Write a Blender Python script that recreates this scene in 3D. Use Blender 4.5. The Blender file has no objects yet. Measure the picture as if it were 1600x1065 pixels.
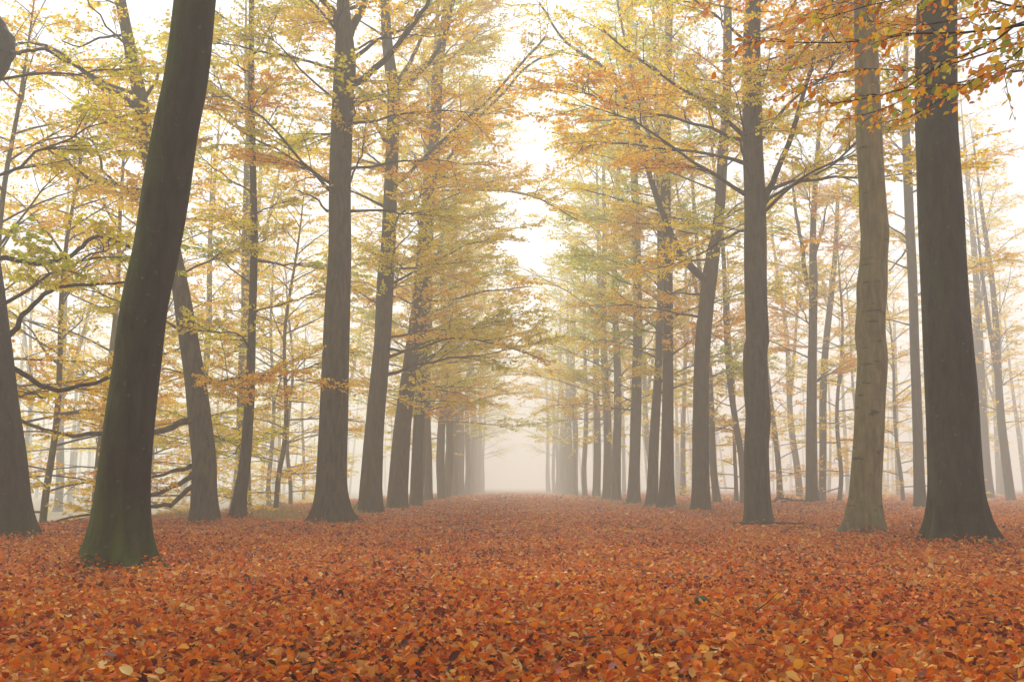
import bpy, math
import numpy as np
from mathutils import Vector

# ------------------------------------------------------------------ camera, sky, sun, exposure
SC = bpy.context.scene
COL = SC.collection
FPX = 1536.0                       # focal length in pixels of the 1600 px wide photograph
CAM_H = 0.9
TILT = math.atan((760 - 532.5) / FPX)
cd = bpy.data.cameras.new('camera')
cd.sensor_width = 36.0
cd.lens = 36.0 * FPX / 1600.0
cd.clip_start = 0.05
cd.clip_end = 2000
cam = bpy.data.objects.new('camera', cd)
cam.location = (0, 0, CAM_H)
cam.rotation_euler = (math.pi / 2 + TILT, 0, 0)
COL.objects.link(cam)
SC.camera = cam

SUN_EL, SUN_AZ = math.radians(52), math.radians(-10)     # azimuth from +Y (ahead), negative = left
world = bpy.data.worlds.new('World')
SC.world = world
world.use_nodes = True
wn, wl = world.node_tree.nodes, world.node_tree.links
wn.clear()
sky = wn.new('ShaderNodeTexSky')
sky.sky_type = 'NISHITA'
sky.sun_disc = False
sky.sun_elevation = SUN_EL
sky.sun_rotation = SUN_AZ
sky.air_density = 1.0
sky.dust_density = 1.5
sky.ozone_density = 1.0
hsv = wn.new('ShaderNodeHueSaturation')
hsv.inputs['Saturation'].default_value = 0.28          # overcast: the cloud layer takes the blue out of the sky
bg = wn.new('ShaderNodeBackground')
bg.inputs['Strength'].default_value = 0.072
wo = wn.new('ShaderNodeOutputWorld')
wl.new(sky.outputs['Color'], hsv.inputs['Color'])
wl.new(hsv.outputs['Color'], bg.inputs['Color'])
wl.new(bg.outputs['Background'], wo.inputs['Surface'])

sd = bpy.data.lights.new('sun', 'SUN')
sd.energy = 1.5
sd.angle = math.radians(25)
sd.color = (1.0, 0.97, 0.92)
sun = bpy.data.objects.new('sun', sd)
sdir = Vector((math.cos(SUN_EL) * math.sin(SUN_AZ), math.cos(SUN_EL) * math.cos(SUN_AZ), math.sin(SUN_EL)))
sun.rotation_euler = sdir.to_track_quat('Z', 'Y').to_euler()
sun.location = sdir * 60
COL.objects.link(sun)

SC.view_settings.view_transform = 'Standard'
SC.view_settings.look = 'None'
SC.view_settings.gamma = 1.0
SC.view_settings.use_curve_mapping = False
SC.view_settings.exposure = 1.55
cy = SC.cycles
cy.max_bounces = 8
cy.diffuse_bounces = 4
cy.glossy_bounces = 1
cy.transmission_bounces = 5
cy.volume_bounces = 3
cy.transparent_max_bounces = 4
cy.use_denoising = True
cy.use_adaptive_sampling = False
cy.caustics_reflective = False
cy.caustics_refractive = False
HAZE_DENSITY = 0.0080
HAZE_COLOR = (.985, 0.985, 0.94)

RNG = np.random.default_rng(11)

# ------------------------------------------------------------------ helpers
def unproj(px, py, D):
    """World point seen at photo pixel (px, py) at distance D along +Y."""
    dx, dy = (px - 800) / FPX, (532.5 - py) / FPX
    ct, st = math.cos(TILT), math.sin(TILT)
    s = D / (ct - st * dy)
    return np.array([dx * s, D, CAM_H + (st + ct * dy) * s])

def depth_c(p):
    return p[1] * math.cos(TILT) + (p[2] - CAM_H) * math.sin(TILT)

def ground_dist(py, z=0.0):
    dy = (532.5 - py) / FPX
    ct, st = math.cos(TILT), math.sin(TILT)
    return (z - CAM_H) / (st + ct * dy) * (ct - st * dy)

class Geo:
    """Collects vertices, faces and a per-vertex random number for ONE mesh object."""
    def __init__(self):
        self.v, self.f3, self.f4, self.r, self.n = [], [], [], [], 0
    def add(self, v, f3=None, f4=None, r=None):
        v = np.asarray(v, float).reshape(-1, 3)
        if f3 is not None and len(f3): self.f3.append(np.asarray(f3).reshape(-1, 3) + self.n)
        if f4 is not None and len(f4): self.f4.append(np.asarray(f4).reshape(-1, 4) + self.n)
        self.r.append(np.zeros(len(v)) if r is None else np.asarray(r, float))
        self.v.append(v); self.n += len(v)
    def mesh(self, name, mat, origin=(0, 0, 0), smooth=True, rnd=False):
        v = np.concatenate(self.v) - np.asarray(origin)
        f3 = np.concatenate(self.f3) if self.f3 else np.zeros((0, 3), int)
        f4 = np.concatenate(self.f4) if self.f4 else np.zeros((0, 4), int)
        me = bpy.data.meshes.new(name)
        me.vertices.add(len(v)); me.vertices.foreach_set('co', v.astype(np.float32).ravel())
        nl = f3.size + f4.size
        me.loops.add(nl)
        me.loops.foreach_set('vertex_index', np.concatenate([f3.ravel(), f4.ravel()]).astype(np.int32))
        npoly = len(f3) + len(f4)
        me.polygons.add(npoly)
        starts = np.concatenate([np.arange(len(f3)) * 3, len(f3) * 3 + np.arange(len(f4)) * 4]).astype(np.int32)
        me.polygons.foreach_set('loop_start', starts)
        me.polygons.foreach_set('use_smooth', np.full(npoly, smooth))
        if rnd:
            a = me.attributes.new('rnd', 'FLOAT', 'POINT')
            a.data.foreach_set('value', np.concatenate(self.r).astype(np.float32))
        me.update(calc_edges=True)
        me.materials.append(mat)
        return me

def link(name, me, parent=None, loc=(0, 0, 0), kind=None, tint=None):
    o = bpy.data.objects.new(name, me)
    COL.objects.link(o)
    o.location = loc
    if parent is not None: o.parent = parent
    if kind: o['kind'] = kind
    if tint is not None: o.color = tint
    return o

def empty(name, loc, label, cat, group=None):
    o = bpy.data.objects.new(name, None)
    COL.objects.link(o)
    o.location = loc
    o.empty_display_size = 0.3
    o['label'] = label; o['category'] = cat
    if group: o['group'] = group
    return o

def norm(a):
    return a / np.maximum(np.linalg.norm(a, axis=-1, keepdims=True), 1e-9)

def catmull(P, m):
    """Resample control rows P (k, c) with a Catmull-Rom spline to m rows."""
    P = np.asarray(P, float)
    k = len(P)
    if k < 3:
        t = np.linspace(0, 1, m)[:, None]
        return P[0] * (1 - t) + P[-1] * t
    seg = np.linalg.norm(np.diff(P[:, :3], axis=0), axis=1)
    cum = np.concatenate([[0], np.cumsum(seg)])
    u = np.linspace(0, cum[-1] - 1e-9, m)
    i = np.clip(np.searchsorted(cum, u, side='right') - 1, 0, k - 2)
    t = ((u - cum[i]) / seg[i])[:, None]
    Q = np.vstack([2 * P[0] - P[1], P, 2 * P[-1] - P[-2]])
    p0, p1, p2, p3 = Q[i], Q[i + 1], Q[i + 2], Q[i + 3]
    return 0.5 * (2 * p1 + (p2 - p0) * t + (2 * p0 - 5 * p1 + 4 * p2 - p3) * t ** 2 + (3 * p1 - p0 - 3 * p2 + p3) * t ** 3)

def tubes(geo, P, R, sides, cap=False):
    """P (n, k, 3), R (n, k): n tapered tubes."""
    P = np.asarray(P, float); R = np.asarray(R, float)
    if P.ndim == 2: P, R = P[None], R[None]
    n, k, _ = P.shape
    if n == 0: return
    T = norm(np.gradient(P, axis=1))
    mean = norm(P[:, -1] - P[:, 0])
    ref = np.where(np.abs(mean[:, 2:3]) > 0.8, np.array([[1.0, 0, 0]]), np.array([[0, 0, 1.0]]))[:, None, :]
    U = norm(ref - T * (T * ref).sum(-1, keepdims=True))
    W = np.cross(T, U)
    a = np.linspace(0, 2 * np.pi, sides, endpoint=False)
    ring = U[:, :, None, :] * np.cos(a)[:, None] + W[:, :, None, :] * np.sin(a)[:, None]
    V = P[:, :, None, :] + ring * R[:, :, None, None]
    idx = np.arange(n * k * sides).reshape(n, k, sides)
    a0, b0 = idx[:, :-1], idx[:, 1:]
    F = np.stack([a0, np.roll(a0, -1, 2), np.roll(b0, -1, 2), b0], -1).reshape(-1, 4)
    geo.add(V.reshape(-1, 3), f4=F)

# leaf templates: x along the leaf, y across, z up (unit length)
LEAF2_V = np.array([[0, 0, 0], [.5, .32, .07], [1, 0, -.03], [.46, -.32, .07]])
LEAF2_F = np.array([[0, 1, 2, 3]])
LEAF6_V = np.array([[0, 0, 0], [.28, .27, .06], [.66, .27, .08], [1, 0, -.05], [.66, -.27, .08], [.28, -.27, .06], [.48, 0, 0]])
LEAF6_F = np.array([[0, 6, 1], [1, 6, 2], [2, 6, 3], [3, 6, 4], [4, 6, 5], [5, 6, 0]])

def leaves(geo, pos, fwd, up, size, rnd, fine=False, curl=None):
    n = len(pos)
    if n == 0: return
    x = norm(fwd)
    z = norm(up - x * (up * x).sum(-1, keepdims=True))
    y = np.cross(z, x)
    T = LEAF6_V if fine else LEAF2_V
    k = len(T)
    tv = np.repeat(T[None], n, 0)
    if curl is not None:
        tv = tv.copy()
        tv[:, :, 2] = tv[:, :, 2] * curl[:, None] + (tv[:, :, 0] - .4) ** 2 * curl[:, None] * .25
    tv = tv * size[:, None, None]
    V = pos[:, None, :] + tv[..., 0:1] * x[:, None] + tv[..., 1:2] * y[:, None] + tv[..., 2:3] * z[:, None]
    off = (np.arange(n) * k)[:, None, None]
    if fine: geo.add(V.reshape(-1, 3), f3=(LEAF6_F[None] + off).reshape(-1, 3), r=np.repeat(rnd, k))
    else: geo.add(V.reshape(-1, 3), f4=(LEAF2_F[None] + off).reshape(-1, 4), r=np.repeat(rnd, k))

# ------------------------------------------------------------------ materials
def new_mat(name):
    m = bpy.data.materials.new(name)
    m.use_nodes = True
    nt = m.node_tree
    nt.nodes.clear()
    return m, nt.nodes, nt.links

def ramp(nodes, stops):
    r = nodes.new('ShaderNodeValToRGB')
    el = r.color_ramp.elements
    while len(el) < len(stops): el.new(0.5)
    for e, (p, c) in zip(el, stops):
        e.position = p; e.color = (*c, 1)
    return r

CROWN_STOPS = [(0.0, (.74, .19, .006)), (.18, (.92, .36, .008)), (.4, (.97, .57, .010)), (.62, (.97, .73, .018)),
               (.8, (.82, .74, .025)), (1.0, (.52, .60, .025))]

def leaf_material(name, stops, transl, rough, spec, use_attr=True, spread=0.7, matte=False):
    """Leaf colour = per-leaf random number shifted by the object's greenness (object colour red channel)."""
    m, N, L = new_mat(name)
    oi = N.new('ShaderNodeObjectInfo')
    sep = N.new('ShaderNodeSeparateColor')
    L.new(oi.outputs['Color'], sep.inputs[0])
    if use_attr:
        at = N.new('ShaderNodeAttribute'); at.attribute_name = 'rnd'; src = at.outputs['Fac']
    else:
        src = oi.outputs['Random']
    ma = N.new('ShaderNodeMath'); ma.operation = 'MULTIPLY_ADD'
    L.new(src, ma.inputs[0]); ma.inputs[1].default_value = spread
    L.new(sep.outputs[0], ma.inputs[2])
    rp = ramp(N, stops)
    L.new(ma.outputs[0], rp.inputs[0])
    if matte:
        di = N.new('ShaderNodeBsdfDiffuse')
        L.new(rp.outputs[0], di.inputs['Color'])
    else:
        di = N.new('ShaderNodeBsdfPrincipled')
        L.new(rp.outputs[0], di.inputs['Base Color'])
        di.inputs['Roughness'].default_value = rough
        di.inputs['Specular IOR Level'].default_value = spec
    tr = N.new('ShaderNodeBsdfTranslucent')
    L.new(rp.outputs[0], tr.inputs['Color'])
    mx = N.new('ShaderNodeMixShader'); mx.inputs[0].default_value = transl
    L.new(di.outputs[0], mx.inputs[1]); L.new(tr.outputs[0], mx.inputs[2])
    out = N.new('ShaderNodeOutputMaterial')
    L.new(mx.outputs[0], out.inputs[0])
    return m

LITTER_STOPS = [(0.0, (.07, .012, .003)), (.13, (.28, .04, .004)), (.28, (.64, .12, .005)), (.46, (.84, .25, .007)),
                (.56, (.42, .16, .03)), (.68, (.78, .28, .012)), (.80, (.60, .36, .13)), (.9, (.92, .46, .02)), (1.0, (.84, .66, .28))]
M_CROWN = leaf_material('beech_leaf', CROWN_STOPS, .66, .6, .12, matte=True)
NEAR_STOPS = [(0.0, (.52, .11, .008)), (.25, (.76, .25, .014)), (.45, (.84, .42, .025)), (.65, (.68, .50, .04)), (.82, (.44, .46, .05)), (1.0, (.22, .34, .03))]
M_NEARLEAF = leaf_material('near_beech_leaf', NEAR_STOPS, .6, .5, .2, use_attr=False, spread=.75)
M_NEARCROWN = leaf_material('near_crown_leaf', NEAR_STOPS, .6, .5, .2, spread=.75)
M_LITTER = leaf_material('fallen_leaf', LITTER_STOPS, .28, .5, .12, spread=1.0)
M_LITTER1 = leaf_material('fallen_leaf_single', LITTER_STOPS, .28, .5, .15, use_attr=False, spread=1.0)

def bark_material(name, dark, light, moss, moss_amt, bands=0.0, bump=.5, moss_lo=.38):
    m, N, L = new_mat(name)
    tc = N.new('ShaderNodeTexCoord')
    mp = N.new('ShaderNodeMapping'); mp.inputs['Scale'].default_value = (5, 5, 1.1)
    L.new(tc.outputs['Object'], mp.inputs[0])
    n1 = N.new('ShaderNodeTexNoise'); n1.inputs['Scale'].default_value = 2.2; n1.inputs['Detail'].default_value = 7; n1.inputs['Roughness'].default_value = .62
    L.new(mp.outputs[0], n1.inputs['Vector'])
    rp = ramp(N, [(.36, dark), (.66, light)])
    L.new(n1.outputs['Fac'], rp.inputs[0])
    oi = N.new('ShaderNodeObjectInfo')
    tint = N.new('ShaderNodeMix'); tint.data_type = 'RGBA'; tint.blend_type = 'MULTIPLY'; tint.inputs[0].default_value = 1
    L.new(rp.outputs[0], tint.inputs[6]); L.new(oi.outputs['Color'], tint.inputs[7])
    # moss and algae on the weather side (-X) and round the foot
    ge = N.new('ShaderNodeNewGeometry')
    sx = N.new('ShaderNodeSeparateXYZ'); L.new(ge.outputs['Normal'], sx.inputs[0])
    mr = N.new('ShaderNodeMapRange'); mr.inputs[1].default_value = .25; mr.inputs[2].default_value = -1.0; mr.inputs[3].default_value = 0; mr.inputs[4].default_value = 1
    L.new(sx.outputs['X'], mr.inputs[0])
    sp = N.new('ShaderNodeSeparateXYZ'); L.new(tc.outputs['Object'], sp.inputs[0])
    mz = N.new('ShaderNodeMapRange'); mz.inputs[1].default_value = 1.0; mz.inputs[2].default_value = 0.0; mz.inputs[3].default_value = 0; mz.inputs[4].default_value = .6
    L.new(sp.outputs['Z'], mz.inputs[0])
    n2 = N.new('ShaderNodeTexNoise'); n2.inputs['Scale'].default_value = 1.7; n2.inputs['Detail'].default_value = 6; n2.inputs['Roughness'].default_value = .7
    L.new(mp.outputs[0], n2.inputs['Vector'])
    ad = N.new('ShaderNodeMath'); ad.operation = 'ADD'; L.new(mr.outputs[0], ad.inputs[0]); L.new(mz.outputs[0], ad.inputs[1])
    r2 = ramp(N, [(moss_lo, (0, 0, 0)), (moss_lo + .22, (1, 1, 1))]); L.new(n2.outputs['Fac'], r2.inputs[0])
    mu = N.new('ShaderNodeMath'); mu.operation = 'MULTIPLY'; mu.use_clamp = True
    L.new(ad.outputs[0], mu.inputs[0]); L.new(r2.outputs[0], mu.inputs[1])
    mu2 = N.new('ShaderNodeMath'); mu2.operation = 'MULTIPLY'; mu2.inputs[1].default_value = moss_amt
    L.new(mu.outputs[0], mu2.inputs[0])
    mm = N.new('ShaderNodeMix'); mm.data_type = 'RGBA'
    L.new(mu2.outputs[0], mm.inputs[0]); L.new(tint.outputs[2], mm.inputs[6]); mm.inputs[7].default_value = (*moss, 1)
    # horizontal creases and scars
    mp2 = N.new('ShaderNodeMapping'); mp2.inputs['Scale'].default_value = (1.6, 1.6, 7)
    L.new(tc.outputs['Object'], mp2.inputs[0])
    n3 = N.new('ShaderNodeTexNoise'); n3.inputs['Scale'].default_value = 1.6; n3.inputs['Detail'].default_value = 4
    L.new(mp2.outputs[0], n3.inputs['Vector'])
    r3 = ramp(N, [(.62, (1, 1, 1)), (.70, (.35, .33, .3))]); L.new(n3.outputs['Fac'], r3.inputs[0])
    cr = N.new('ShaderNodeMix'); cr.data_type = 'RGBA'; cr.blend_type = 'MULTIPLY'; cr.inputs[0].default_value = bands
    L.new(mm.outputs[2], cr.inputs[6]); L.new(r3.outputs[0], cr.inputs[7])
    # pale lichen flecks
    n4 = N.new('ShaderNodeTexNoise'); n4.inputs['Scale'].default_value = 14; n4.inputs['Detail'].default_value = 3
    L.new(tc.outputs['Object'], n4.inputs['Vector'])
    r4 = ramp(N, [(.66, (0, 0, 0)), (.74, (.5, .5, .5))]); L.new(n4.outputs['Fac'], r4.inputs[0])
    li = N.new('ShaderNodeMix'); li.data_type = 'RGBA'
    L.new(r4.outputs[0], li.inputs[0]); L.new(cr.outputs[2], li.inputs[6]); li.inputs[7].default_value = (.16, .17, .12, 1)
    bs = N.new('ShaderNodeBsdfPrincipled'); bs.inputs['Roughness'].default_value = .85; bs.inputs['Specular IOR Level'].default_value = .25
    L.new(li.outputs[2], bs.inputs['Base Color'])
    mp3 = N.new('ShaderNodeMapping'); mp3.inputs['Scale'].default_value = (1, 1, .22)
    L.new(tc.outputs['Object'], mp3.inputs[0])
    n5 = N.new('ShaderNodeTexNoise'); n5.inputs['Scale'].default_value = 26; n5.inputs['Detail'].default_value = 6; n5.inputs['Roughness'].default_value = .65
    L.new(mp3.outputs[0], n5.inputs['Vector'])
    sm = N.new('ShaderNodeMath'); sm.operation = 'MULTIPLY_ADD'; L.new(n3.outputs['Fac'], sm.inputs[0]); sm.inputs[1].default_value = bands; L.new(n5.outputs['Fac'], sm.inputs[2])
    bp = N.new('ShaderNodeBump'); bp.inputs['Strength'].default_value = bump; bp.inputs['Distance'].default_value = .03
    L.new(sm.outputs[0], bp.inputs['Height']); L.new(bp.outputs[0], bs.inputs['Normal'])
    out = N.new('ShaderNodeOutputMaterial'); L.new(bs.outputs[0], out.inputs[0])
    return m

M_BARK = bark_material('beech_bark', (.014, .012, .005), (.070, .060, .026), (.06, .075, .02), .8, .45)
M_BARK_MOSSY = bark_material('mossy_beech_bark', (.007, .006, .0035), (.034, .029, .017), (.07, .10, .009), 1.0, .3, .9, .32)
M_BARK_DARK = bark_material('dark_beech_bark', (.008, .006, .0035), (.036, .028, .016), (.05, .06, .012), .75, .3, .9)
M_BARK_SMOOTH = bark_material('smooth_beech_bark', (.15, .125, .055), (.28, .235, .11), (.10, .13, .03), .6, 1.0, .5)
M_TWIG = bark_material('twig_bark', (.030, .022, .016), (.07, .052, .038), (.05, .055, .02), .25, 0, .2)

def floor_material():
    m, N, L = new_mat('forest_floor_soil')
    tc = N.new('ShaderNodeTexCoord')
    vo = N.new('ShaderNodeTexVoronoi'); vo.inputs['Scale'].default_value = 17
    L.new(tc.outputs['Object'], vo.inputs['Vector'])
    sp = N.new('ShaderNodeSeparateColor'); L.new(vo.outputs['Color'], sp.inputs[0])
    rp = ramp(N, [(p, (c[0] * .36, c[1] * .36, c[2] * .5)) for p, c in LITTER_STOPS]); L.new(sp.outputs[0], rp.inputs[0])
    # dry meadow beyond the left bank, the mist's paleness put into its colour
    sx = N.new('ShaderNodeSeparateXYZ'); L.new(tc.outputs['Object'], sx.inputs[0])
    nz = N.new('ShaderNodeTexNoise'); nz.inputs['Scale'].default_value = .35; nz.inputs['Detail'].default_value = 5
    L.new(tc.outputs['Object'], nz.inputs['Vector'])
    ma = N.new('ShaderNodeMath'); ma.operation = 'MULTIPLY_ADD'; L.new(nz.outputs['Fac'], ma.inputs[0]); ma.inputs[1].default_value = 5.0; L.new(sx.outputs['X'], ma.inputs[2])
    mr = N.new('ShaderNodeMapRange'); mr.inputs[1].default_value = -8.5; mr.inputs[2].default_value = -12.0; L.new(ma.outputs[0], mr.inputs[0])
    ng = N.new('ShaderNodeTexNoise'); ng.inputs['Scale'].default_value = 3; ng.inputs['Detail'].default_value = 8
    L.new(tc.outputs['Object'], ng.inputs['Vector'])
    rg = ramp(N, [(.3, (.16, .13, .06)), (.7, (.34, .28, .16))]); L.new(ng.outputs['Fac'], rg.inputs[0])
    mx = N.new('ShaderNodeMix'); mx.data_type = 'RGBA'
    L.new(mr.outputs[0], mx.inputs[0]); L.new(rp.outputs[0], mx.inputs[6]); L.new(rg.outputs[0], mx.inputs[7])
    bs = N.new('ShaderNodeBsdfPrincipled'); bs.inputs['Roughness'].default_value = .8; bs.inputs['Specular IOR Level'].default_value = .2
    L.new(mx.outputs[2], bs.inputs['Base Color'])
    bp = N.new('ShaderNodeBump'); bp.inputs['Strength'].default_value = .6; bp.inputs['Distance'].default_value = .03
    L.new(vo.outputs['Distance'], bp.inputs['Height']); L.new(bp.outputs[0], bs.inputs['Normal'])
    out = N.new('ShaderNodeOutputMaterial'); L.new(bs.outputs[0], out.inputs[0])
    return m
M_FLOOR = floor_material()

GRASS_STOPS = [(0, (.20, .19, .05)), (.5, (.38, .33, .10)), (1, (.52, .42, .18))]
M_GRASS = leaf_material('grass_blade', GRASS_STOPS, .3, .6, .3, spread=1.0)

# ------------------------------------------------------------------ ground
def ground_z(x, y):
    x = np.asarray(x, float); y = np.asarray(y, float)
    z = .035 * np.sin(x * .55 + 1.3) * np.sin(y * .31) + .025 * np.sin(x * 1.3 + y * .9) * np.clip((y - 5) / 10, 0, 1)
    e = np.clip((-10.5 - x) / 6.0, 0, 1)
    z = z - 0.9 * e * e * (3 - 2 * e)
    # low leaf bank behind the right-hand row
    z = z + .16 * np.exp(-((y - 44 - .4 * (x - 14)) / 2.5) ** 2) * np.exp(-((x - 14) / 4.5) ** 2)
    return z

def build_floor():
    xs = np.concatenate([np.linspace(-260, -30, 24)[:-1], np.linspace(-30, 30, 121), np.linspace(30, 260, 24)[1:]])
    ys = np.concatenate([np.linspace(-35, 0, 8)[:-1], np.linspace(0, 60, 121), np.linspace(60, 560, 81)[1:]])
    X, Y = np.meshgrid(xs, ys)
    Z = ground_z(X, Y)
    i = np.arange(X.size).reshape(X.shape)
    g = Geo()
    g.add(np.stack([X, Y, Z], -1), f4=np.stack([i[:-1, :-1], i[:-1, 1:], i[1:, 1:], i[1:, :-1]], -1))
    o = link('forest_floor', g.mesh('forest_floor', M_FLOOR))
    o['kind'] = 'structure'
    o['label'] = 'leaf covered ground of the avenue and the wood on both sides'
    return o
FLOOR = build_floor()

# ------------------------------------------------------------------ trees
TRUNK_FEET = []
def trunk_mesh(geo, P, R, seg, rng, flare=.55, flare_h=.3, lump=.03, lobes=None, roots=()):
    """One trunk: rings along the axis P (k,3) with radii R (k), root flare and bark lumps."""
    k = len(P)
    T = norm(np.gradient(P, axis=0))
    U = norm(np.array([1.0, 0, 0]) - T * T[:, 0:1])
    W = np.cross(T, U)
    a = np.linspace(0, 2 * np.pi, seg, endpoint=False)
    h = P[:, 2] - P[0, 2]
    nl = lobes if lobes is not None else rng.integers(5, 8)
    ph = rng.uniform(0, 6.28, 8)
    lob = .5 + .5 * np.cos(nl * a + ph[0] + .7 * np.sin(a + ph[1]))
    lob = lob * (.7 + .3 * np.cos(2 * a + ph[2]))
    fl = np.exp(-np.maximum(h, 0) / flare_h)[:, None]
    fl2 = np.exp(-np.maximum(h, 0) / (flare_h * 3))[:, None]
    rad = R[:, None] * (1 + flare * fl * (.4 + 1.0 * lob ** 1.4) + .10 * fl2 * (lob - .5) * 2)
    for ang, amp, wd in roots:                      # single buttress roots running out over the ground
        dd = (a - math.radians(ang) + np.pi) % (2 * np.pi) - np.pi
        rad = rad + R[:, None] * amp * np.exp(-np.maximum(h, 0) / .22)[:, None] * np.exp(-(dd / wd) ** 2)[None]
        rad = rad + R[:, None] * amp * .12 * np.exp(-np.maximum(h, 0) / .9)[:, None] * np.exp(-(dd / wd) ** 2)[None]
    z = h[:, None]
    und = (np.sin(z * 1.1 + 2 * a + ph[3]) * .5 + np.sin(z * 2.3 - a + ph[4]) * .35 + np.sin(z * 4.1 + 3 * a + ph[5]) * .25 + np.sin(z * .6 + ph[6] + a) * .6)
    rad = rad * (1 + lump * und * np.clip(1 - h[:, None] / 25, .3, 1))
    V = P[:, None, :] + (U[:, None] * np.cos(a)[:, None] + W[:, None] * np.sin(a)[:, None]) * rad[..., None]
    idx = np.arange(k * seg).reshape(k, seg)
    F = np.stack([idx[:-1], np.roll(idx[:-1], -1, 1), np.roll(idx[1:], -1, 1), idx[1:]], -1)
    geo.add(V, f4=F)

def trunk_axis(ctrl, H, top_r, step, base_z):
    """ctrl: rows (x,y,z,r) from the foot to the last traced point; grown on to height H."""
    C = np.array(ctrl, float)
    p, q = C[-2], C[-1]
    d = (q[:3] - p[:3]) / max(np.linalg.norm(q[:3] - p[:3]), 1e-6)
    rows = [C]
    z0, r0 = q[2], q[3]
    cur = q[:3].copy()
    nst = max(2, int((H - z0) / 3))
    dz = (H - z0) / nst
    for i in range(nst):
        d = norm(d * .7 + np.array([0, 0, .3]))
        cur = cur + d / max(d[2], .3) * dz
        t = (i + 1) / nst
        rows.append(np.array([[*cur, r0 * (1 - t) + top_r * t]]))
    C = np.vstack(rows)
    L = np.linalg.norm(np.diff(C[:, :3], axis=0), axis=1).sum()
    A = catmull(C, int(L / step) + 2)
    # denser rings near the foot for the root flare
    dense = catmull(A[:4], 12)
    A = np.vstack([dense[:-1], A[3:]])
    A[0, 2] = base_z - .12
    return A[:, :3], np.maximum(A[:, 3], .015)

def branch_set(rng, n, k, start, az, el, L, r0, r1, wig=.12, droop=.25):
    """n branches of k points each, vectorised."""
    s = np.linspace(0, 1, k)
    A = az[:, None] + np.cumsum(rng.normal(0, wig, (n, k)), 1)
    E = el[:, None] + (.12 - droop * s)[None] + np.cumsum(rng.normal(0, wig * .6, (n, k)), 1)
    D = np.stack([np.cos(E) * np.sin(A), np.cos(E) * np.cos(A), np.sin(E)], -1)
    st = (L / (k - 1))[:, None, None]
    P = start[:, None, :] + np.concatenate([np.zeros((n, 1, 3)), np.cumsum(D[:, :-1] * st, 1)], 1)
    R = r0[:, None] * (1 - s)[None] ** .8 + r1
    return P, R, A, E

def at_s(P, i, s):
    """Point on polyline i at parameter s (vectors)."""
    k = P.shape[1]
    f = np.clip(s, 0, .999) * (k - 1)
    j = f.astype(int); t = (f - j)[:, None]
    return P[i, j] * (1 - t) + P[i, j + 1] * t, j

def sprays(rng, P, A, E, L, twig_geo, leaf_geo, leaf_size, n3_per_m=5.0, leaf_step=.075, n2_per_m=1.7, s0=.15, twig_sides=3, sec_len=.5, droop=.1, green=None):
    """Side branches, twigs and leaves on the main branches P (n,k,3)."""
    n = len(P)
    n2 = np.maximum((L * n2_per_m).astype(int) + 2, 2)
    i2 = np.repeat(np.arange(n), n2)
    m2 = len(i2)
    s2 = s0 + (1 - s0) * rng.uniform(0, 1, m2) ** .85
    st, j = at_s(P, i2, s2)
    side = np.where(rng.random(m2) < .5, -1, 1)
    az = A[i2, j] + side * rng.uniform(.5, 1.15, m2)
    el = E[i2, j] * .45 + rng.normal(.02, .22, m2)
    L2 = (rng.uniform(.6, 1.2, m2) * sec_len * L[i2] * (1 - .62 * s2) + .3)
    P2, R2, A2, E2 = branch_set(rng, m2, 5, st, az, el, L2, .004 + .0045 * L2, .002, .14, .18 + droop)
    if twig_sides: tubes(twig_geo, P2, R2, 4 if twig_sides > 2 else 3)
    n3 = np.maximum((L2 * n3_per_m).astype(int) + 1, 1)
    i3 = np.repeat(np.arange(m2), n3)
    m3 = len(i3)
    s3 = .15 + .85 * rng.uniform(0, 1, m3)
    st, j = at_s(P2, i3, s3)
    side = np.where(rng.random(m3) < .5, -1, 1)
    az = A2[i3, j] + side * rng.uniform(.5, 1.1, m3)
    el = E2[i3, j] * .5 + rng.normal(-.02, .14, m3)
    L3 = rng.uniform(.22, .62, m3)
    P3, R3, A3, E3 = branch_set(rng, m3, 2, st, az, el, L3, np.full(m3, .0035), .0015, .12, .25)
    if twig_sides > 2: tubes(twig_geo, P3, R3, 3)
    nl = np.maximum((L3 / leaf_step).astype(int), 2)
    i4 = np.repeat(np.arange(m3), nl)
    m4 = len(i4)
    s4 = .1 + .9 * rng.uniform(0, 1, m4)
    pos, j = at_s(P3, i4, s4)
    side = np.where(rng.random(m4) < .5, -1, 1)
    a = A3[i4, j] + side * rng.uniform(.3, 1.2, m4)
    e = rng.normal(-.35, .38, m4)
    fwd = np.stack([np.cos(e) * np.sin(a), np.cos(e) * np.cos(a), np.sin(e)], -1)
    up = norm(np.array([0, 0, 1.0]) + rng.normal(0, .75, (m4, 3)))
    size = leaf_size * rng.uniform(.75, 1.3, m4)
    # colour drifts from spray to spray, with a scatter from leaf to leaf
    c1 = rng.uniform(0, 1, n)[i2][i3][i4]; c2 = rng.uniform(0, 1, m2)[i3][i4]
    rnd = np.clip(.42 * c1 + .33 * c2 + .25 * rng.uniform(0, 1, m4), 0, 1)
    leaves(leaf_geo, pos, fwd, up, size, rnd)
    return m4

def axis_at(P, R, h):
    zz = P[:, 2] - P[0, 2]
    return np.stack([np.interp(h, zz, P[:, c]) for c in range(3)], -1), np.interp(h, zz, R)

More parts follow.
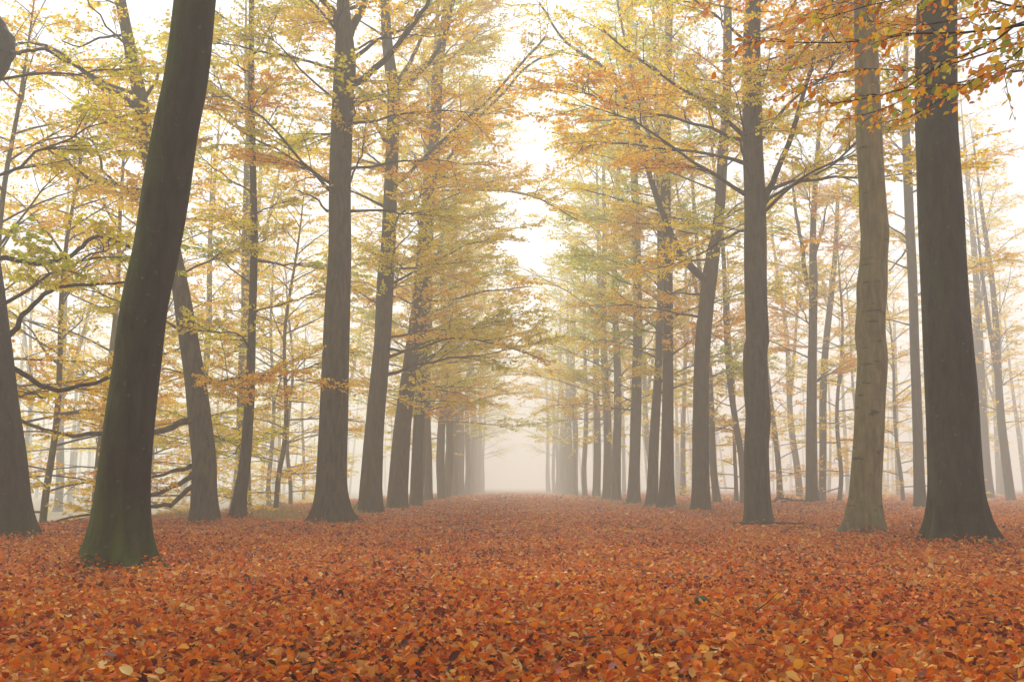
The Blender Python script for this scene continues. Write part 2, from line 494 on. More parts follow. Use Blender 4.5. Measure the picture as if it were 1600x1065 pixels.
def grow_crown(rng, P, R, h0, H, nprim, Lmax, el=(5, 55), bias=None, hv=None):
    """Main branches up the stem: returns start, azimuth, elevation, length, radius arrays."""
    u = (np.arange(nprim) + rng.uniform(0, 1, nprim)) / nprim
    h = h0 + (H - .6 - h0) * u
    if hv is not None and hv < H - 2:
        h = np.where(u < .82, h0 + (hv - h0) * u / .82, hv + (H - .6 - hv) * (u - .82) / .18)
    t = (h - h0) / (H - h0)
    pos, rr = axis_at(P, R, h)
    az = np.arange(nprim) * 2.4 + rng.normal(0, .5, nprim)
    if bias is not None:
        a0, f = bias
        pick = rng.random(nprim) < f
        az = np.where(pick, a0 + rng.normal(0, .7, nprim), az)
    e = np.radians(el[0] + (el[1] - el[0]) * t ** .7 + rng.normal(0, 7, nprim))
    L = Lmax * (1 - .38 * t) * rng.uniform(.7, 1.15, nprim)
    r0 = np.minimum(.006 + .007 * L, rr * .5)
    return pos, az, e, L, r0

_PROTO = None
def prototypes():
    """Leafy side branches shared by all traced trees: [length class][elevation class][variant] = (wood, twigs, foliage)."""
    global _PROTO
    if _PROTO is not None: return _PROTO
    _PROTO = {}
    r = np.random.default_rng(314)
    for Lc in (2.6, 4.6):
        for ec in (2, 25, 48):
            for v in range(3):
                L = np.array([Lc])
                P, R, A, E = branch_set(r, 1, 10, np.zeros((1, 3)), np.zeros(1), np.radians(np.array([float(ec)])), L, .008 + .0068 * L, .004, .09, .28)
                P = P + np.concatenate([np.zeros((1, 1, 3)), r.normal(0, .025, (1, 9, 3))], 1)
                R[0, 0] *= 1.5; R[0, 1] *= 1.1
                w, t, l = Geo(), Geo(), Geo()
                tubes(w, P, R, 8)
                sprays(r, P, A, E, L, t, l, .088, 9.0, .042, n2_per_m=3.0, s0=.12, twig_sides=3, sec_len=.5)
                _PROTO.setdefault(Lc, {}).setdefault(ec, []).append((w.mesh('branch', M_TWIG), t.mesh('twigs', M_TWIG), l.mesh('foliage', M_CROWN, smooth=False, rnd=True)))
    return _PROTO

def beech(label, trunk, D, H=26, h0=6, nprim=16, Lmax=5.0, el=(5, 55), seed=0, bark=None, tint=(1, 1, 1, 1), green=.15, limbs=(), leaf=.085,
          seg=28, flare=.5, flare_h=.3, lump=.03, bias=None, step=.35, dens=8.5, leaf_step=.046, twig_sides=3, group=None, name='beech_tree', top_r=.05, lobes=None, sec=.5, n2=2.3, bare=False, base_z=None, limb_sprays=True, lsc=1.0, roots=()):
    """A tree traced from the photograph: trunk = [(px, py, width_px)...] from the foot up, standing at distance D."""
    rng = np.random.default_rng(1000 + seed)
    rows = []
    for q, (px, py, w) in enumerate(trunk):
        wob = 0 if q == 0 else rng.normal(0, .05)
        p = unproj(px, py, D + wob)
        rows.append([*p, w / 2 * depth_c(p) / FPX])
    bz = float(ground_z(rows[0][0], rows[0][1])) if base_z is None else base_z
    rows[0][2] = bz - .1
    P, R = trunk_axis(rows, H, top_r, step, bz)
    base = np.array([rows[0][0], rows[0][1], bz])
    if D < 32: TRUNK_FEET.append((base[0], base[1], rows[1][3] * 1.3))
    root = empty(name, base, label, 'tree', group)
    bark = bark or M_BARK
    g = Geo(); trunk_mesh(g, P, R, seg, rng, flare, flare_h, lump, lobes, roots)
    link('trunk', g.mesh('trunk', bark, base), root, tint=tint)
    tg, lg = Geo(), Geo()
    for lb in limbs:
        pts = []
        dd = lb.get('d', 0.0)
        m = len(lb['p'])
        for q, (px, py) in enumerate(lb['p']):
            pts.append(unproj(px, py, D + dd * q / (m - 1)))
        w0, w1 = lb['w']
        dcp = depth_c(pts[0])
        k = max(10, m * 3)
        A = catmull(np.array(pts), k)
        A[1:] += np.cumsum(rng.normal(0, .015, (k - 1, 3)), 0) + rng.normal(0, .012, (k - 1, 3))
        rr = (w0 + (w1 - w0) * np.linspace(0, 1, k) ** .8) / 2 * dcp / FPX
        rr[0] *= 1.35
        g = Geo(); tubes(g, A, rr, 10)
        link('limb', g.mesh('limb', bark, base), root, tint=tint)
        if limb_sprays and lb.get('leafy', 1):
            d = np.gradient(A, axis=0); d = norm(d)
            az = np.arctan2(d[:, 0], d[:, 1])[None]; ee = np.arcsin(np.clip(d[:, 2], -1, 1))[None]
            Lm = np.array([np.linalg.norm(np.diff(A, axis=0), axis=1).sum()])
            sprays(rng, A[None], az, ee, Lm, tg, lg, leaf, dens * lb.get('leafy', 1), leaf_step, n2_per_m=1.5, s0=.3, twig_sides=twig_sides, sec_len=.42)
    pos, az, e, L, r0 = grow_crown(rng, P, R, h0, H - bz, nprim, Lmax, el, bias, hv=max(h0 + 3, 1.0 + D * .54))
    pr = prototypes()
    for i in range(nprim):
        Lc = min(pr, key=lambda q: abs(math.log(L[i] / q)))
        ec = min(pr[Lc], key=lambda q: abs(math.degrees(e[i]) - q))
        wood, tw, fol = pr[Lc][ec][rng.integers(3)]
        b = link('branch', wood, root, loc=pos[i] - base, tint=tint)
        b.rotation_euler = (rng.normal(0, .06) + (e[i] - math.radians(ec)) * .5, rng.normal(0, .08), -az[i])
        k = L[i] / Lc * lsc
        b.scale = (k * rng.choice([-1, 1]), k, k)
        link('twigs', tw, b, kind='stuff', tint=tint)
        link('foliage', fol, b, kind='stuff', tint=(green + rng.normal(0, .1), 0, 0, 1))
    if tg.n: link('twigs', tg.mesh('twigs', M_TWIG, base), root, kind='stuff', tint=tint)
    if lg.n: link('crown', lg.mesh('crown', M_CROWN, base, smooth=False, rnd=True), root, kind='stuff', tint=(green, 0, 0, 1))
    return root

def tree_kind(seed, H, r, h0, nprim, Lmax, el=(5, 55), lean=.3, fork=False, leaf=.14, dens=6, leaf_step=.07, twig_sides=2, bias=None):
    """Meshes for a far tree, shared by its copies: (trunk, branchwork, crown)."""
    rng = np.random.default_rng(5000 + seed)
    n = 9
    lx, ly, p1, p2 = rng.normal(0, lean), rng.normal(0, lean), rng.uniform(0, 6.28), rng.uniform(0, 6.28)
    rows = [[lx * q / n + .12 * math.sin(q * 1.1 + p1), ly * q / n + .12 * math.sin(q * .9 + p2), H * .75 * q / (n - 1), r * (1 - .55 * q / (n - 1))] for q in range(n)]
    rows[0][0] = rows[0][1] = 0; rows[0][2] = -.1
    forks = []
    P, R = trunk_axis(rows, H, .012, .6, 0)
    g = Geo(); trunk_mesh(g, P, R, 16, rng, .45, .3, .03)
    if fork:
        h = H * rng.uniform(.3, .45)
        p, rr = axis_at(P, R, np.array([h]))
        a = rng.uniform(0, 6.28)
        FP, FR, _, _ = branch_set(rng, 1, 10, p, np.array([a]), np.radians(np.array([68.])), np.array([H * .5]), rr * .7, .02, .06, -.1)
        tubes(g, FP, FR, 8)
        forks.append(FP)
    tm = g.mesh('trunk', M_BARK)
    pos, az, e, L, r0 = grow_crown(rng, P, R, h0, H, nprim, Lmax, el, bias)
    BP, BR, BA, BE = branch_set(rng, nprim, 7, pos, az, e, L, r0, .005, .10, .25)
    bg_, lg = Geo(), Geo()
    tubes(bg_, BP, BR, 5)
    sprays(rng, BP, BA, BE, L, bg_, lg, leaf, dens, leaf_step, twig_sides=twig_sides, sec_len=.5, n2_per_m=2.2)
    for FP in forks:
        d = norm(np.gradient(FP[0], axis=0))
        sprays(rng, FP, np.arctan2(d[:, 0], d[:, 1])[None], np.arcsin(np.clip(d[:, 2], -1, 1))[None] * .3, np.array([H * .5]), bg_, lg, leaf, dens, leaf_step, twig_sides=twig_sides, sec_len=.28, n2_per_m=2.2)
    return tm, bg_.mesh('branchwork', M_TWIG), lg.mesh('crown', M_CROWN, smooth=False, rnd=True)

def place(kind, x, y, rz, s, label, group=None, green=.2, name='beech_tree', tint=(1, 1, 1, 1), sz=None):
    z = float(ground_z(x, y))
    root = empty(name, (x, y, z), label, 'tree', group)
    root.rotation_euler = (0, 0, rz)
    root.scale = (s, s, sz or s)
    link('trunk', kind[0], root, tint=tint)
    link('branchwork', kind[1], root, kind='stuff', tint=tint)
    link('crown', kind[2], root, kind='stuff', tint=(green, 0, 0, 1))
    return root

# ---- the two near trunks and the first of each row, traced
ROW_L, ROW_R = 'left row of the avenue', 'right row of the avenue'
AV_L, AV_R = math.radians(90), math.radians(-90)         # azimuth towards the avenue from each row

beech('thick mossy dark trunk leaning right, nearest tree on the left',
      [(186, 886, 84), (190, 800, 82), (194, 740, 79), (201, 673, 76), (213, 575, 72), (225, 478, 70), (244, 390, 69), (259, 300, 71), (274, 206, 68), (292, 113, 66), (305, 0, 63), (318, -140, 58)],
      ground_dist(889), H=24, h0=9.5, nprim=15, Lmax=5, seed=1, bark=M_BARK_MOSSY, seg=56, step=.16, flare=.95, flare_h=.3, lump=.018, green=.15, leaf=.08, lobes=6, group=ROW_L, roots=((186, .95, .3), (225, .6, .22), (350, .55, .3), (300, .45, .25), (262, .35, .2)))
beech('tall dark trunk with flared roots, nearest tree on the right',
      [(1498, 854, 86), (1495, 800, 79), (1494, 770, 77), (1490, 688, 77), (1486, 605, 76), (1480, 523, 72), (1475, 440, 69), (1470, 330, 68), (1466, 248, 64), (1463, 186, 62), (1463, 83, 61), (1464, 0, 58), (1466, -120, 54)],
      ground_dist(858), H=26, h0=10.5, nprim=15, Lmax=5.5, seed=2, bark=M_BARK_DARK, seg=56, step=.18, flare=.6, flare_h=.34, lump=.014, green=.1, leaf=.085, group=ROW_R, roots=((352, .5, .28), (192, .3, .3), (235, .3, .2), (300, .4, .22)))
beech('paler wavy trunk with creased smooth bark, second on the right',
      [(1350, 832, 56), (1351, 800, 52), (1352, 770, 48), (1357, 688, 45), (1360, 626, 45), (1363, 564, 45), (1359, 523, 46), (1361, 481, 44), (1362, 448, 47), (1365, 405, 42), (1367, 364, 43), (1364, 335, 42), (1362, 289, 39), (1358, 207, 39), (1355, 124, 37), (1351, 0, 32), (1348, -100, 28)],
      ground_dist(835), H=26, h0=11.5, nprim=16, Lmax=5.5, seed=3, bark=M_BARK_SMOOTH, seg=44, step=.15, flare=.55, flare_h=.22, lump=.036, green=.08, leaf=.085, group=ROW_R, roots=((190, 1.0, .25), (250, .3, .2)))
beech('grey beech with bumpy trunk and thin limb rising right, third on the right',
      [(1186, 812, 42), (1184, 792, 41), (1182, 709, 38), (1185, 651, 38), (1182, 610, 38), (1180, 552, 37), (1184, 527, 36), (1181, 461, 35), (1180, 384, 35), (1180, 330, 33), (1176, 227, 31), (1175, 136, 30), (1174, 83, 28), (1177, 0, 23), (1180, -90, 18)],
      ground_dist(817), H=26, h0=7.6, nprim=26, Lmax=5.2, el=(0, 45), seed=4, roots=((340, .5, .3), (200, .35, .3)), seg=36, step=.2, flare=.42, flare_h=.22, lump=.03, green=.18, leaf=.095, group=ROW_R, tint=(1.2, 1.1, 1, 1), dens=8,
      limbs=[dict(p=[(1190, 322), (1207, 281), (1230, 223), (1262, 116), (1279, 74), (1312, 0), (1330, -60)], w=(11, 3), d=-1.5, leafy=.6),
             dict(p=[(1192, 320), (1222, 298), (1270, 273), (1336, 231)], w=(6, 2), d=-1),
             dict(p=[(1175, 222), (1150, 203), (1114, 165), (1048, 124), (978, 70), (940, 30)], w=(8, 2), d=-2)])
beech('grey beech forking low with a limb curving left over the avenue',
      [(1095, 799, 32), (1095, 750, 27), (1095, 668, 26), (1096, 585, 24), (1099, 523, 24), (1104, 474, 23), (1109, 430, 24), (1113, 405, 21), (1124, 330, 16), (1129, 248, 16), (1135, 165, 14), (1137, 41, 13), (1137, 0, 11), (1138, -60, 9)],
      ground_dist(800), H=25, h0=7.0, nprim=26, Lmax=4.6, el=(0, 50), seed=5, seg=30, step=.25, flare=.3, flare_h=.2, green=.3, leaf=.095, group=ROW_R, tint=(1.25, 1.15, 1, 1), bias=(AV_R, .3),
      limbs=[dict(p=[(1108, 440), (1092, 428), (1064, 397), (1040, 347), (1011, 268), (994, 202), (965, 136), (940, 99), (883, 62), (841, 0)], w=(13, 3), d=-3, leafy=.8),
             dict(p=[(1122, 360), (1140, 330), (1160, 315)], w=(5, 2), d=1)])
beech('straight grey trunk in the right row with a slimmer one pressed against its left',
      [(1042, 793, 27), (1042, 740, 22), (1043, 668, 19), (1044, 544, 16), (1044, 420, 14), (1041, 350, 16), (1040, 289, 15), (1043, 150, 12), (1046, 0, 11)],
      ground_dist(795), H=27, h0=5.0, nprim=28, Lmax=5.0, el=(2, 55), seed=6, seg=26, green=.38, leaf=.1, group=ROW_R, bias=(AV_R, .4), twig_sides=2, tint=(1.25, 1.15, 1, 1),
      limbs=[dict(p=[(1034, 260), (1008, 190), (990, 110), (975, 40), (965, -20)], w=(8, 3), d=-2), dict(p=[(1040, 335), (1010, 322), (960, 310), (900, 296)], w=(4, 1.5), d=-2)])
beech('slimmer grey trunk leaning right against a straight one in the right row',
      [(1018, 790, 20), (1020, 740, 17), (1023, 668, 15), (1028, 590, 13), (1031, 500, 11), (1032, 420, 10), (1030, 300, 9), (1026, 180, 8)],
      44.5, H=24, h0=4.8, nprim=26, Lmax=4.6, el=(2, 55), seed=7, seg=22, green=.46, leaf=.105, group=ROW_R, bias=(AV_R, .4), twig_sides=2, tint=(1.25, 1.15, 1, 1))
beech('fog-grey trunk standing clear, left of the touching pair in the right row',
      [(990, 787, 22), (991, 740, 18), (993, 668, 17), (996, 544, 15), (996, 450, 14), (992, 300, 12), (985, 150, 10)],
      52, H=27, h0=4.3, nprim=29, Lmax=5.2, el=(0, 55), seed=8, seg=22, green=.5, leaf=.11, group=ROW_R, bias=(AV_R, .4), twig_sides=2)

# left row
beech('broad-footed grey trunk dividing high into steep limbs, left of the avenue',
      [(518, 811, 56), (518, 789, 52), (518, 746, 48), (521, 659, 45), (524, 573, 42), (527, 486, 40), (531, 400, 36), (531, 300, 34), (533, 225, 34), (536, 150, 33), (539, 100, 34), (537, 37, 24), (536, 0, 19), (535, -60, 16)],
      ground_dist(815), H=26, h0=8.2, nprim=20, Lmax=4.8, el=(0, 50), seed=9, roots=((345, 1.1, .22), (200, .5, .3), (262, .3, .25)), seg=48, step=.2, flare=.62, flare_h=.36, lump=.015, green=.24, leaf=.085, group=ROW_L, tint=(1.25, 1.15, 1, 1), dens=6.5,
      limbs=[dict(p=[(545, 138), (558, 131), (584, 105), (610, 75), (640, 35), (667, 0), (690, -40)], w=(12, 5), d=-1.5, leafy=.5),
             dict(p=[(545, 98), (560, 86), (591, 60), (629, 41), (650, 15)], w=(8, 3), d=1, leafy=.6),
             dict(p=[(538, 70), (556, 36), (570, 8), (578, -40)], w=(16, 9), d=1, leafy=.3),
             dict(p=[(534, 66), (522, 22), (505, 0), (480, -30)], w=(13, 7), d=-1, leafy=.4),
             dict(p=[(542, 300), (556, 270), (568, 240), (575, 185)], w=(4, 1.5), d=-1),
             dict(p=[(512, 330), (490, 312), (465, 302)], w=(4, 1.5), d=-1)])
beech('grey trunk just right of the broad-footed one, limb swinging over the avenue',
      [(579, 795, 40), (580, 746, 34), (586, 659, 29), (592, 594, 28), (598, 530, 26), (602, 443, 26), (607, 375, 23), (613, 225, 20), (615, 150, 20), (606, 75, 17), (601, 0, 14), (598, -60, 11)],
      34.2, H=26, h0=3.5, nprim=29, Lmax=5.2, el=(-2, 55), seed=10, seg=32, step=.25, flare=.25, green=.32, leaf=.095, group=ROW_L, tint=(1.3, 1.2, 1.0, 1), bias=(AV_L, .4),
      limbs=[dict(p=[(618, 150), (625, 143), (655, 109), (685, 68), (704, 11), (712, -30)], w=(9, 5), d=-1.5, leafy=.5),
             dict(p=[(614, 140), (621, 128), (636, 101), (663, 49), (700, 5)], w=(8, 4), d=1, leafy=.5),
             dict(p=[(615, 290), (633, 278), (685, 225), (760, 161), (798, 120), (854, 60)], w=(6, 3), d=-3, leafy=.6),
             dict(p=[(610, 230), (599, 218), (576, 176), (559, 139)], w=(7, 5), d=-1, leafy=.3),
             dict(p=[(600, 545), (640, 548), (700, 530), (760, 535), (830, 552)], w=(5, 1.5), d=-3)])
beech('trunk slanting right above its foot, third of the close left row',
      [(621, 795, 36), (623, 746, 31), (630, 659, 27), (641, 573, 24), (654, 486, 24), (661, 400, 22), (671, 300, 19), (680, 210, 18), (684, 113, 17), (697, 20, 11), (702, -30, 9)],
      40.5, H=26, h0=3.7, nprim=29, Lmax=5.4, el=(-2, 55), seed=12, seg=28, flare=.2, green=.34, leaf=.1, group=ROW_L, tint=(1.3, 1.2, 1.0, 1), bias=(AV_L, .45), twig_sides=2,
      limbs=[dict(p=[(676, 270), (700, 248), (741, 191), (787, 146), (835, 98), (884, 79)], w=(6, 3), d=-3, leafy=.6),
             dict(p=[(664, 300), (700, 298), (745, 297), (790, 298), (850, 312), (905, 340)], w=(4, 1.5), d=-6),
             dict(p=[(655, 470), (700, 470), (760, 455), (830, 448)], w=(4, 1.5), d=-4)])
beech('dim trunk half hidden behind the slanting one in the left row',
      [(650, 792, 22), (651, 746, 19), (654, 659, 17), (659, 573, 16), (665, 486, 15), (669, 400, 14), (675, 250, 12), (681, 100, 10)],
      47.5, H=27, h0=3.8, nprim=27, Lmax=5.4, el=(-2, 55), seed=13, seg=24, flare=.2, green=.34, leaf=.11, group=ROW_L, bias=(AV_L, .45), twig_sides=2)

# left side wood, nearer than the fog
beech('dark trunk cut by the left edge of the picture',
      [(10, 838, 92), (6, 800, 84), (2, 722, 76), (-8, 624, 68), (-16, 526, 60), (-26, 429, 52), (-36, 340, 46), (-44, 240, 42), (-46, 150, 40), (-48, 90, 38), (-50, 20, 34), (-55, -60, 30)],
      ground_dist(841), H=20, h0=2.6, nprim=8, Lmax=4.2, el=(-4, 45), seed=14, bark=M_BARK_MOSSY, tint=(1.3, 1.15, 1.1, 1), seg=36, step=.2, flare=.3, green=.28, leaf=.08, bias=(math.radians(80), .3), dens=7,
      limbs=[dict(p=[(0, 530), (20, 521), (34, 492), (49, 478), (83, 453), (130, 449), (190, 446)], w=(10, 4), d=1, leafy=.7),
             dict(p=[(0, 570), (28, 576), (63, 598), (90, 606), (117, 607), (150, 600), (176, 588)], w=(9, 6), d=1, leafy=.6),
             dict(p=[(-20, 405), (0, 400), (40, 409), (73, 409), (112, 400), (137, 380), (154, 370), (180, 378), (205, 388)], w=(9, 6), d=2, leafy=.6),
             dict(p=[(-40, 150), (-12, 122), (12, 92), (16, 68), (2, 45), (-14, 20), (-10, -10)], w=(34, 20), d=.6, leafy=.01),
             dict(p=[(16, 84), (34, 79), (60, 75), (95, 95), (115, 110), (150, 128)], w=(7, 3), d=2, leafy=.7)])
beech('leaning grey-green trunk with crooked low limbs, just right of the mossy trunk',
      [(320, 813, 46), (319, 770, 39), (319, 722, 37), (311, 648, 35), (302, 575, 31), (290, 502, 29), (278, 429, 25), (256, 330, 25), (232, 240, 24), (220, 160, 22), (203, 75, 18), (188, 0, 16), (178, -60, 12)],
      ground_dist(816), H=21, h0=2.2, nprim=14, Lmax=4.6, el=(-6, 45), seed=15, tint=(1.5, 1.4, 1.1, 1), seg=34, step=.22, flare=.22, green=.24, leaf=.09, dens=7.5, bias=(math.radians(-90), .35),
      limbs=[dict(p=[(302, 652), (293, 658), (283, 661), (262, 675), (244, 679), (200, 682), (146, 683), (110, 685), (70, 676), (29, 663)], w=(12, 4), d=-3, leafy=.7),
             dict(p=[(308, 738), (298, 742), (285, 757), (262, 762), (240, 770), (200, 772), (160, 785)], w=(10, 3), d=-2, leafy=.6),
             dict(p=[(308, 757), (293, 762), (282, 776), (263, 788), (232, 792), (180, 800), (120, 806), (55, 820)], w=(9, 2), d=-2, leafy=.35),
             dict(p=[(298, 728), (280, 735), (262, 742), (232, 750), (180, 758)], w=(7, 2), d=1, leafy=.7),
             dict(p=[(222, 165), (208, 163), (190, 150), (160, 138), (120, 108), (85, 85), (60, 75), (30, 80)], w=(11, 4), d=-2, leafy=.8),
             dict(p=[(214, 150), (190, 140), (140, 122), (100, 118), (40, 113), (14, 105)], w=(7, 3), d=2, leafy=.8),
             dict(p=[(224, 160), (234, 140), (248, 115), (259, 94), (275, 60), (280, 20)], w=(6, 3), d=1, leafy=.6),
             dict(p=[(240, 305), (222, 297), (173, 287), (140, 280), (120, 262), (95, 240), (60, 222)], w=(8, 2.5), d=-2, leafy=.8),
             dict(p=[(236, 298), (203, 300), (180, 285), (155, 262), (150, 240), (135, 218), (90, 214), (45, 226), (0, 238)], w=(5, 2), d=-2.5, leafy=.8),
             dict(p=[(196, 55), (178, 55), (150, 58), (125, 70), (100, 60)], w=(5, 2), d=-1)])
beech('slender straight trunk with many short level side branches',
      [(371, 811, 27), (376, 770, 21), (383, 722, 18), (390, 624, 15), (394, 502, 12), (397, 380, 12), (396, 300, 10), (393, 150, 10), (393, 0, 8), (393, -50, 7)],
      ground_dist(812), H=19, h0=2.0, nprim=28, Lmax=3.2, el=(-2, 38), seed=16, tint=(1.15, 1, .95, 1), seg=24, step=.25, flare=.35, green=.32, leaf=.09, dens=8)

# ------------------------------------------------------------------ far trees, copies of a few kinds
KINDS_ = [tree_kind(1, 29, .31, 4.6, 28, 7.8, (2, 46), dens=4.4), tree_kind(2, 28, .29, 5.2, 26, 7.4, (4, 46), dens=4.4), tree_kind(3, 30, .33, 4.4, 28, 7.8, (0, 44), dens=4.4)]
THIN = [tree_kind(4, 27, .33, 5.5, 16, 6.4, (5, 46), dens=1.6), tree_kind(5, 25, .30, 6.5, 14, 6.0, (8, 46), dens=1.4)]
SLIM = [tree_kind(11, 24, .22, 3.0, 26, 4.0, (5, 50), .7, True, dens=3.2), tree_kind(12, 26, .30, 5.0, 24, 4.6, (5, 50), .5, True, dens=3.2), tree_kind(13, 22, .17, 2.0, 26, 3.4, (5, 45), .6, dens=3.2)]
LOW = [tree_kind(21, 17, .14, .9, 34, 5.2, (-8, 40), .3, leaf=.1, dens=6), tree_kind(22, 14, .11, .7, 30, 4.4, (-6, 40), .3, leaf=.1, dens=6)]
rng = np.random.default_rng(77)
ORD = ['fifth', 'sixth', 'seventh', 'eighth', 'ninth', 'tenth', 'eleventh', 'twelfth', 'thirteenth', 'fourteenth', 'fifteenth', 'sixteenth', 'seventeenth']
for i in range(16):
    y = 54.5 + 7.0 * i + rng.normal(0, .4) + max(0, i - 11) * 3
    if i < 7: lab, gr = f'fog-dimmed beech, {ORD[i]} trunk of the close left row counted from the broad-footed one', ROW_L
    else: lab, gr = 'faint beech near the fogged far end of the left row', 'faint trees at the far end of the left row'
    place(KINDS_[i % 3] if y < 95 else THIN[i % 2], -5.1 + rng.normal(0, .15), y, rng.uniform(0, 6.28), rng.uniform(.84, 1.1), lab, gr, green=.32 + rng.uniform(-.1, .1))
for i, y in enumerate([60.5, 67, 76.5, 86, 97, 101, 108, 116, 124, 132, 142, 153, 165, 178]):
    if i < 6: lab, gr = f'fog-dimmed beech of the right row, {["first", "second", "third", "fourth", "fifth", "sixth"][i]} beyond the fog-grey trunk standing clear', ROW_R
    else: lab, gr = 'faint beech near the fogged far end of the right row', 'faint trees at the far end of the right row'
    place(KINDS_[(i + 1) % 3] if y < 95 else THIN[i % 2], 6.35 + rng.normal(0, .12), y, rng.uniform(0, 6.28), rng.uniform(.8, 1.08), lab, gr, green=.36 + rng.uniform(-.1, .1))

def px_place(kind, px, D, **kw):
    p = unproj(px, 760, D)
    return place(kind, p[0], D, **kw)

# unseen trees added beside and behind the camera to shade the near fog
for i, (x, y) in enumerate([(-5.2, -2.0), (6.8, -2.5), (-5.0, -9.5), (6.7, -10)]):
    place(KINDS_[i % 3], x, y, 1.3 * i, 1.08, ['unseen beech added beside the camera on the left for shade', 'unseen beech added beside the camera on the right for shade', 'unseen beech added for shade behind the camera, in line with the left row', 'unseen beech added for shade behind the camera, in line with the right row',
          'unseen beech added far left of the camera for shade', 'unseen beech added far right of the camera for shade'][i], 'unseen trees added round the camera for shade', green=.25)

# wood on the right
beech('misty trunk forking right, between the paler wavy trunk and the dark one',
      [(1437, 792, 19), (1436, 740, 17), (1433, 640, 15), (1429, 540, 14), (1426, 440, 14), (1421, 340, 14), (1417, 240, 13), (1414, 160, 9), (1416, 60, 7)],
      43, H=22, h0=8, nprim=14, Lmax=4.5, el=(10, 60), seed=30, seg=20, green=.2, leaf=.11, twig_sides=2, dens=4.5, tint=(1.3, 1.2, 1.1, 1),
      limbs=[dict(p=[(1420, 262), (1428, 240), (1440, 215), (1452, 180)], w=(8, 5), d=1, leafy=.3), dict(p=[(1428, 372), (1410, 400), (1388, 425)], w=(4, 2), d=0, leafy=.3)])
beech('misty trunk with upswept fork, halfway between third and second right-hand trunks',
      [(1269, 789, 21), (1268, 740, 18), (1268, 640, 16), (1270, 523, 13), (1271, 440, 13), (1270, 380, 10), (1273, 300, 8), (1280, 200, 6)],
      47, H=20, h0=5, nprim=20, Lmax=4.2, el=(10, 60), seed=31, seg=20, green=.25, leaf=.11, twig_sides=2, dens=5, tint=(1.3, 1.2, 1.1, 1),
      limbs=[dict(p=[(1268, 450), (1258, 430), (1252, 380), (1243, 320), (1238, 250)], w=(9, 3), d=1, leafy=.5), dict(p=[(1272, 400), (1280, 370), (1292, 320)], w=(6, 2), d=-1, leafy=.5)])
beech('pale thin trunk leaning right close behind the upswept fork',
      [(1284, 776, 12), (1286, 700, 11), (1286, 620, 11), (1290, 543, 10), (1299, 460, 9), (1306, 380, 7), (1310, 280, 5)],
      60, H=20, h0=6, nprim=12, Lmax=4, el=(15, 60), seed=32, seg=16, green=.25, leaf=.12, twig_sides=2, dens=5, tint=(1.3, 1.2, 1.1, 1))
for i, (px, D, kd, s, lab) in enumerate([
        (1120, 56, 0, 1.0, 'pale slim tree right behind the low-forking beech'),
        (1161, 52, 2, 1.1, 'thin misty tree just left of the bumpy third trunk'),
        (1218, 63, 2, 1.15, 'thin pale tree right of the bumpy third trunk'),
        (1545, 74, 1, 1.25, 'broad pale tree right behind the dark near trunk'),
        (1578, 62, 1, .95, 'misty tree standing near the right edge of the picture'),
        (1310, 58, 3, 1.0, 'misty low-branched bushy tree left of the paler wavy trunk'),
        (1150, 60, 4, 1.1, 'misty low-branched bushy tree behind the bumpy third trunk'),
        (1410, 64, 4, 1.2, 'misty low-branched bushy tree right of the paler wavy trunk')]):
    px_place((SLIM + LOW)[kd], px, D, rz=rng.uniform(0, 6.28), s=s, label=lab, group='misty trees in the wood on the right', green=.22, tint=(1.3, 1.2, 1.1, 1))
for i, (x, y) in enumerate([(17, 88), (24, 82), (31, 90), (40, 84), (13, 96), (22, 110), (38, 104), (50, 108), (30, 126)]):
    place(SLIM[i % 3], x + rng.normal(0, 1), y + rng.normal(0, 2), rng.uniform(0, 6.28), rng.uniform(.85, 1.2), 'ghost-pale tree deep in the fog of the right-hand wood', 'ghost-pale trees deep in the right-hand wood', green=.25, tint=(1.3, 1.2, 1.1, 1))

# wood on the left
for i, (px, D, kd, s, lab) in enumerate([
        (384, 45, 1, 1.0, 'fogged tree with spreading foot close behind the slender straight trunk'),
        (365, 66, 0, 1.3, 'very pale tall trunk left of the slender straight trunk'),
        (306, 52, 0, 1.0, 'pale tree seen over the leaning grey-green trunk'),
        (150, 36, 0, 1.0, 'low-branching golden tree left of the mossy trunk'),
        (70, 30, 1, 1.0, 'low-branching golden tree right of the trunk at the left edge'),
        (455, 52, 1, 1.0, 'low-branching tree in fog just left of the broad-footed trunk'),
        (-40, 26, 1, 1.1, 'low-branching golden tree whose twigs reach in from beyond the left edge'),
        (225, 33, 1, 1.05, 'low-branching golden tree hidden behind the mossy trunk'),
        (432, 38, 1, .95, 'low-branching yellow tree between the slender trunk and the broad-footed one')]):
    kind = LOW[kd] if 'low-branching' in lab else SLIM[kd]
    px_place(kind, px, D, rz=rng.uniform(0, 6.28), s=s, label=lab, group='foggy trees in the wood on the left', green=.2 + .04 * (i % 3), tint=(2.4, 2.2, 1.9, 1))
for i, (x, y) in enumerate([(-15, 62), (-22, 58), (-29, 50), (-33, 72), (-17, 84), (-27, 92), (-42, 86), (-18, 106)]):
    place((LOW + SLIM)[i % 4], x + rng.normal(0, 1), y, rng.uniform(0, 6.28), rng.uniform(.9, 1.15), 'ghost-pale tree deep in the fog of the left-hand wood', 'ghost-pale trees deep in the left-hand wood', green=.25, tint=(1.3, 1.25, 1.1, 1))

